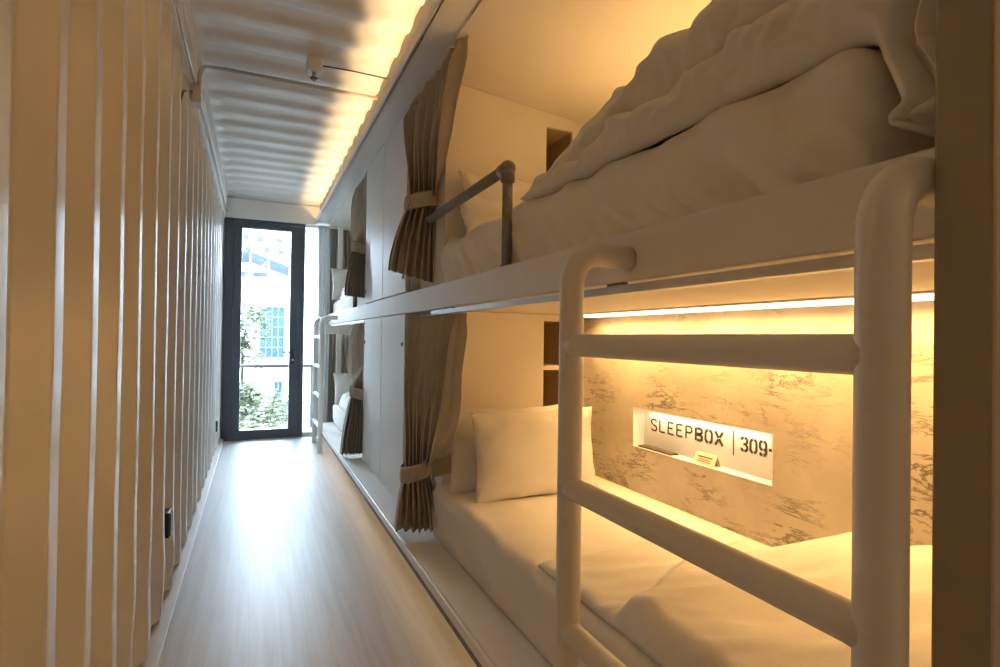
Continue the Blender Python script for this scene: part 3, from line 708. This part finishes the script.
# upper near duvet: thick double folded roll swept along the bed and bending down over the mattress end
def upper_duvet():
    zt = 1.531
    spine = []      # (y, z, ny, nz)
    NYS = 130
    for i in range(NYS + 1):
        spine.append((lerp(1.555, 0.528, i / NYS), zt, 0.0, 1.0))
    R_ = 0.042
    for k in range(1, 17):
        a = k / 16 * PI / 2
        spine.append((0.528 - R_ * math.sin(a), zt - R_ + R_ * math.cos(a), -math.sin(a), math.cos(a)))
    for k in range(1, 15):
        spine.append((0.528 - R_ - 0.0030 * k, zt - R_ - 0.0080 * k, -1.0, 0.12))
    def height(y):
        return 0.022 + 0.040 * sstep(1.555, 1.48, y) + 0.050 * sstep(1.44, 1.26, y) + 0.085 * sstep(1.27, 1.10, y) + 0.045 * sstep(1.10, 0.70, y)
    rows = []
    for si, (y, z, ny_, nv) in enumerate(spine):
        bend = 1 - nv
        H = height(y) * lerp(1.0, 0.25, sstep(0.0, 0.8, bend))
        two = sstep(1.34, 1.12, y) * (1 - 0.6 * sstep(0, .8, bend))
        tail = 1 - 0.6 * sstep(len(spine) - 9, len(spine) - 1, si)
        H = H * tail + 0.012 * bend
        row = []; n = 130
        hang = max(0.0, (si - 130) / 30.0)
        xF = 0.752 - 0.014 * two + 0.02 * sstep(0.0, 0.62, hang) - 0.05 * sstep(0.80, 1.0, hang) + 0.012 * nz(0, y * 3, 2)
        xB = 1.45
        for j in range(n):
            q = j / n
            if q < 0.40:                 # front: two folded layers with a crease between
                u = q / 0.40
                if u < 0.5:
                    w = u / 0.5; lob = math.sin(PI * w) ** 0.7
                    xx = xF + 0.075 * (1 - lob) * (0.3 + 0.7 * two); nn = H * 0.42 * (0.5 - 0.5 * math.cos(PI * w)) ** 0.9
                else:
                    w = (u - 0.5) / 0.5; lob = math.sin(PI / 2 * w)
                    xx = xF + lerp(0.075 * (0.3 + 0.7 * two), 0.010, min(1, w * 3.5)) + 0.085 * (w ** 1.6) * (0.3 + 0.7 * two); nn = H * lerp(0.42, 1.0, lob)
            elif q < 0.76:
                u = (q - 0.40) / 0.36
                xx = lerp(xF + 0.010 + 0.085 * (0.3 + 0.7 * two), xB, u)
                nn = H * (1.0 + 0.05 * math.sin(PI * min(1, u * 2.2)) - 0.30 * u)
            elif q < 0.82:
                u = (q - 0.76) / 0.06; xx = xB + 0.02 * math.sin(PI * u); nn = H * 0.70 * (1 - u)
            else:
                u = (q - 0.82) / 0.18; xx = lerp(xB, xF + 0.03, u); nn = 0.0
            if q < 0.82 and nn > 0.003:
                k = min(1, nn / 0.04)
                s_ = y - z
                w_ = 0.022 * nz(xx * 4, s_ * 5.0, 1.5) + 0.020 * nz(xx * 8 + s_ * 5, s_ * 10 + nn * 12, 4.0) + 0.010 * nz(xx * 22, s_ * 19, nn * 20 + 8)
                nn += w_ * k * (0.35 + 0.65 * two)
                if q < 0.46:
                    pk = math.sin(PI * min(1, q / 0.20)) if q < 0.20 else 1
                    xx -= (0.016 * nz(s_ * 7 + nn * 5, nn * 12, 7) + 0.030 * nz(s_ * 13 - nn * 18, nn * 13, 3) + 0.016 * nz(s_ * 30 + nn * 22, nn * 26, 5)) * k * (0.4 + 0.6 * two)
            nn = max(nn, 0.0)
            row.append((xx, y + ny_ * nn * 0.75, z + nv * nn))
        rows.append(row)
    bm = bmesh.new(); V = grid_mesh(bm, rows, True)
    bm.faces.new(V[0][::-1]); bm.faces.new(V[-1])
    bmesh.ops.recalc_face_normals(bm, faces=bm.faces[:])
    o = link('duvet', bm, M['duvet'], None, True)
    return tag(o, 'thick white duvet heaped on the upper near bunk and hanging over its foot end', 'duvet')
upper_duvet()

# ------------------------------------------------------------------ small fittings
s = empty('sprinkler', 'white boxed sprinkler head on the corrugated ceiling', 'sprinkler')
box('housing', 0.225, 0.30, 2.96, 3.05, 2.455, 2.525, M['white'], s, 0.006)
tube('nozzle', [(0.262, 3.005, 2.457), (0.262, 3.005, 2.43)], [0.012, 0.008], M['alu'], s, 14)
tube('deflector', [(0.262, 3.005, 2.428), (0.262, 3.005, 2.424)], 0.02, M['rail'], s, 18)
tube('bulb', [(0.262, 3.005, 2.424), (0.262, 3.005, 2.408)], [0.008, 0.005], M['alu'], s, 12)
tag(tube('wire', [(0.30, 3.02, 2.508), (0.45, 3.02, 2.512), (0.66, 3.015, 2.506)], 0.004, M['wire'], None, 8), 'thin dark wire from the sprinkler box to the cove beam', 'wire')
j = empty('conduit', 'white conduit pipe crossing the ceiling to a junction box on the left wall', 'conduit')
tube('pipe', [(0.66, 3.27, 2.498), (0.2, 3.27, 2.500), (-0.15, 3.27, 2.502), (-0.215, 3.265, 2.497), (-0.25, 3.22, 2.475), (-0.262, 3.15, 2.43), (-0.266, 3.10, 2.37), (-0.266, 3.08, 2.29)], 0.010, M['conduit'], j, 14)
box('junction_box', -0.296, -0.250, 3.02, 3.12, 2.215, 2.30, M['wall'], j, 0.004)
tag(tube('wire', [(-0.29, 3.02, 2.26), (-0.315, 2.93, 2.22), (-0.325, 2.86, 2.12), (-0.326, 2.84, 2.05)], 0.005, M['wire'], None, 8), 'dark cable drooping from the junction box down the corrugated wall', 'wire')
def outlet(label, y, z, sc=1.0):
    e = empty('wall_socket', label, 'socket', group='dark sockets low on the corrugated wall')
    box('back_box', -0.332, -0.297, y - .04 * sc, y + .04 * sc, z - .05 * sc, z + .05 * sc, M['black'], e, 0.003)
    box('cover_plate', -0.2975, -0.292, y - .034 * sc, y + .034 * sc, z - .044 * sc, z + .044 * sc, M['dark_alu'], e, 0.002)
outlet('dark wall socket low on the corrugated wall, nearer one', 2.60, 0.335)
outlet('dark wall socket low on the corrugated wall close to the door', 5.78, 0.25)

# ------------------------------------------------------------------ outside
GZ = -6.0
tag(box('ground', -30, 30, YF + .3, 60, GZ - .1, GZ, M['asphalt'], None, 0), 'street level far below the balcony', kind='structure')
bal = empty('balcony', 'narrow balcony with a dark metal railing outside the glass door', 'balcony')
box('slab', -0.6, 1.9, YF + 0.10, 7.3, -0.16, -0.02, M['facade2'], bal, 0.005)
box('top_rail', -0.6, 1.9, 7.18, 7.23, 0.712, 0.748, M['black'], bal, 0.004)
box('glass_panel', -0.55, 1.85, 7.20, 7.21, 0.05, 0.70, M['glass'], bal, 0)
for xx in (-0.55, 0.66, 1.85):
    box('baluster', xx - .015, xx + .015, 7.19, 7.22, -0.02, 0.715, M['dark_alu'], bal, 0.002)

bd = empty('building', 'white building across the street with a large teal window grid', 'building')
bm = bmesh.new(); bx(bm, -6, 7, 14.0, 18.0, GZ, 2.35); bx(bm, -6, 7, 13.9, 14.0, 1.98, 2.06)
bx(bm, -6, 7, 13.86, 14.0, 2.30, 2.42)
link('facade', bm, M['facade'], bd)
for (x0, x1, z0, z1, nx, nzz) in ((0.12, 0.645, 0.58, 1.76, 4, 5), (1.5, 2.1, 0.58, 1.76, 4, 5), (-1.6, -1.0, 0.58, 1.76, 4, 5), (0.45, 0.62, -0.5, 0.02, 2, 2)):
    bm = bmesh.new(); bx(bm, x0, x1, 13.93, 13.99, z0, z1)
    wn = link('window', bm, M['teal'], bd)
    bm = bmesh.new()
    for k in range(nx + 1): xx = lerp(x0, x1, k / nx); bx(bm, xx - .012, xx + .012, 13.90, 13.94, z0, z1)
    for k in range(nzz + 1): zz = lerp(z0, z1, k / nzz); bx(bm, x0, x1, 13.90, 13.94, zz - .012, zz + .012)
    link('mullions', bm, M['facade2'], wn)
box('parapet_vent', 0.05, 0.3, 13.8, 14.0, -0.05, 0.25, M['facade2'], bd, 0.01)
cp = empty('canopy', 'blue grey sheet metal roof shelter above the building across the street', 'canopy')
bm = bmesh.new()
vs = [bm.verts.new(p) for p in ((-1.6, 16, 3.15), (-0.12, 16, 3.30), (0.95, 16, 2.92), (0.95, 18.5, 2.92), (-0.12, 18.5, 3.30), (-1.6, 18.5, 3.15))]
bm.faces.new((vs[0], vs[1], vs[4], vs[5])); bm.faces.new((vs[1], vs[2], vs[3], vs[4]))
r_ = bmesh.ops.solidify(bm, geom=bm.faces[:], thickness=0.05)
link('roof_sheet', bm, M['bluegrey'], cp)
for xx in (-1.2, -0.12, 0.33, 0.85):
    box('support', xx - .02, xx + .02, 15.98, 16.02, 2.34, 3.25 - abs(xx + 0.12) * .36, M['facade'], cp, 0)
tube('brace', [(-0.10, 16.0, 2.7), (0.33, 16.0, 3.05)], 0.02, M['facade'], cp, 8)
bm = bmesh.new()
for k in range(9):
    xx = -1.3 + k * 0.21; bx(bm, xx, xx + 0.14 + .03 * (k % 3), 17.2, 17.8, 2.40, 2.55 + 0.12 * ((k * 7) % 4) / 3 + .18 * (k % 2))
link('stored_crates', bm, M['bluegrey'], cp)
bw = box('back_wall', -1.6, 0.45, 18.3, 18.4, 2.35, 3.0, M['bluegrey'], cp, 0)
tw = empty('building', 'tall pale tower with small windows far behind the canopy', 'building')
box('tower', -8, 9, 40, 48, GZ, 12.5, M['facade'], tw, 0)
for i in range(9):
    for k in range(4):
        x0 = -3.2 + i * 0.72 + 0.14 * ((i * 5 + k * 3) % 4); z0 = 6.5 + k * 0.78 + 0.1 * (i % 2)
        if (i + k * 2) % 3 == 1: continue
        box('window', x0, x0 + 0.34, 39.9, 40.0, z0, z0 + 0.30, M['pane_blue'], tw, 0)

def leafy(name, label, cx, cy, cz, rx, ry, rz, n, size, mat, seed, trunk_to):
    rnd = random.Random(seed)
    t = empty(name, label, 'tree' if name == 'tree' else 'shrub')
    bm = bmesh.new()
    blobs = [(rnd.uniform(-.6, .6), rnd.uniform(-.6, .6), rnd.uniform(-.7, .7), rnd.uniform(.25, .5)) for _ in range(16)]
    for k in range(n):
        b_ = rnd.choice(blobs)
        dv = Vector((rnd.gauss(0, 1), rnd.gauss(0, 1), rnd.gauss(0, 1))).normalized() * b_[3] * rnd.uniform(.6, 1)
        c = Vector((cx + rx * (b_[0] + dv.x), cy + ry * (b_[1] + dv.y), cz + rz * (b_[2] + dv.z)))
        q = Matrix.Rotation(rnd.uniform(0, 6.28), 3, 'Z') @ Matrix.Rotation(rnd.uniform(-1.2, 1.2), 3, 'X')
        s_ = size * rnd.uniform(.6, 1.3)
        P = [(-.5, 0, 0), (0, -.25, .06), (.5, 0, 0), (0, .25, .06)]
        vs = [bm.verts.new(c + q @ (Vector(p) * s_)) for p in P]
        bm.faces.new(vs)
    link('foliage', bm, M[mat], t)
    bm = bmesh.new(); tube_bm(bm, [(cx, cy, trunk_to), (cx + .03, cy, lerp(trunk_to, cz, .6)), (cx, cy, cz)], [0.06, 0.045, 0.02], 10)
    for k in range(5):
        a = k * 1.3; tube_bm(bm, [(cx, cy, cz - .3 * rz), (cx + .5 * rx * math.cos(a), cy + .5 * ry * math.sin(a), cz + .4 * rz * math.sin(k))], [0.02, 0.006], 6)
    link('trunk', bm, M['bark'], t, True)
leafy('tree', 'light green tree top rising left of the teal window', -0.18, 10.6, 1.08, 0.48, 0.45, 0.62, 1300, 0.10, 'leaf', 11, GZ)
leafy('tree', 'yellow green tree crown filling the lower left of the door glass', 0.0, 8.9, 0.03, 0.65, 0.5, 0.56, 2200, 0.09, 'leaf2', 12, GZ)
leafy('shrub', 'green leafy crown low in the door glass before the street', 0.25, 12.2, -0.75, 1.0, 0.5, 0.7, 2000, 0.12, 'leaf', 13, GZ)
leafy('tree', 'green foliage seen through the glazed strip right of the door', 1.35, 9.3, -0.1, 0.5, 0.45, 0.75, 1300, 0.09, 'leaf', 14, GZ)

# ------------------------------------------------------------------ light
def area(name, loc, sx, sy, power, rot, col=WARM, spread=PI):
    l = bpy.data.lights.new(name, 'AREA'); l.shape = 'RECTANGLE'; l.size = sx; l.size_y = sy; l.energy = power; l.color = col; l.spread = spread
    o = bpy.data.objects.new(name, l); COL.objects.link(o); o.location = loc
    o.rotation_mode = 'QUATERNION'
    z = -Vector(rot[0]).normalized(); x = Vector(rot[1]).normalized(); y_ = z.cross(x).normalized(); x = y_.cross(z)
    o.rotation_quaternion = Matrix((x, y_, z)).transposed().to_quaternion()
    return o
DOWN, UP = (0, 0, -1), (0, 0, 1)
area('lamp_lower_bunk', (1.455, 1.375, 1.2035), 1.85, 0.02, 11.0, ((0.30, 0, -1), (0, 1, 0)), WARM, math.radians(134))
area('lamp_niche', (1.588, (NY0 + NY1) / 2, NZ1 - 0.0075), NY1 - NY0 - .1, 0.012, 0.7, ((0.1, 0, -1), (0, 1, 0)), (1, .76, .46))
area('lamp_upper_bunk', (1.48, 1.30, 1.70), 1.6, 0.10, 6.5, ((-0.35, 0, 1), (0, 1, 0)), (1, .57, .20), math.radians(150))
area('lamp_cove', (0.628, 3.0, 2.3445), 6.6, 0.005, 15.0, ((-0.8, 0, 1), (0, 1, 0)), (1, .68, .33))
area('lamp_platform', (0.678, 3.1, 0.1585), 5.4, 0.012, 0.6, ((-0.3, 0, -1), (0, 1, 0)))
area('lamp_next_bunk', (1.2, -0.55, 1.9), 0.9, 0.05, 5.0, ((0, 0.2, -1), (0, 1, 0)), WARM, math.radians(150))
# daylight enters through the glazed end
pl = area('window_portal', (0.55, YF + 0.09, 1.16), 1.95, 2.3, 1.0, ((0, -1, 0), (1, 0, 0)), (1, 1, 1))
pl.data.cycles.is_portal = True
sun = bpy.data.lights.new('sun', 'SUN'); sun.energy = 3; sun.angle = 0.02; sun.color = (1, 0.96, 0.9)
so = bpy.data.objects.new('sun', sun); COL.objects.link(so); so.rotation_euler = (math.radians(48), 0, math.radians(-18))

wd = bpy.data.worlds.new('World'); SC.world = wd; wd.use_nodes = True
bg = wd.node_tree.nodes['Background']; bg.inputs['Color'].default_value = (0.67, 0.83, 1.0, 1); bg.inputs['Strength'].default_value = 42.0

# ------------------------------------------------------------------ camera (20 mm, slight roll and upward tilt)
F = 555.6
th, ph, ro = math.atan(246 / F), math.radians(0.5), math.radians(0.8)
fw = Vector((math.sin(th) * math.cos(ph), math.cos(th) * math.cos(ph), math.sin(ph)))
r0 = Vector((math.cos(th), -math.sin(th), 0)); u0 = r0.cross(fw)
rr_ = r0 * math.cos(ro) + u0 * math.sin(ro); uu = -r0 * math.sin(ro) + u0 * math.cos(ro)
cam = bpy.data.cameras.new('camera'); cam.sensor_width = 36; cam.sensor_fit = 'HORIZONTAL'; cam.lens = F * 36 / 1000; cam.clip_start = 0.02
co = bpy.data.objects.new('camera', cam); COL.objects.link(co)
co.matrix_world = Matrix.Translation((0, 0, 1.1)) @ Matrix((rr_, uu, -fw)).transposed().to_4x4()
SC.camera = co
vs = SC.view_settings; vs.view_transform = 'Standard'; vs.look = 'None'; vs.exposure = 0.0; vs.gamma = 1.0; vs.use_curve_mapping = False
SC.cycles.max_bounces = 14; SC.cycles.diffuse_bounces = 8; SC.cycles.transparent_max_bounces = 12
SC.cycles.use_denoising = True
SC.cycles.sample_clamp_indirect = 6.0
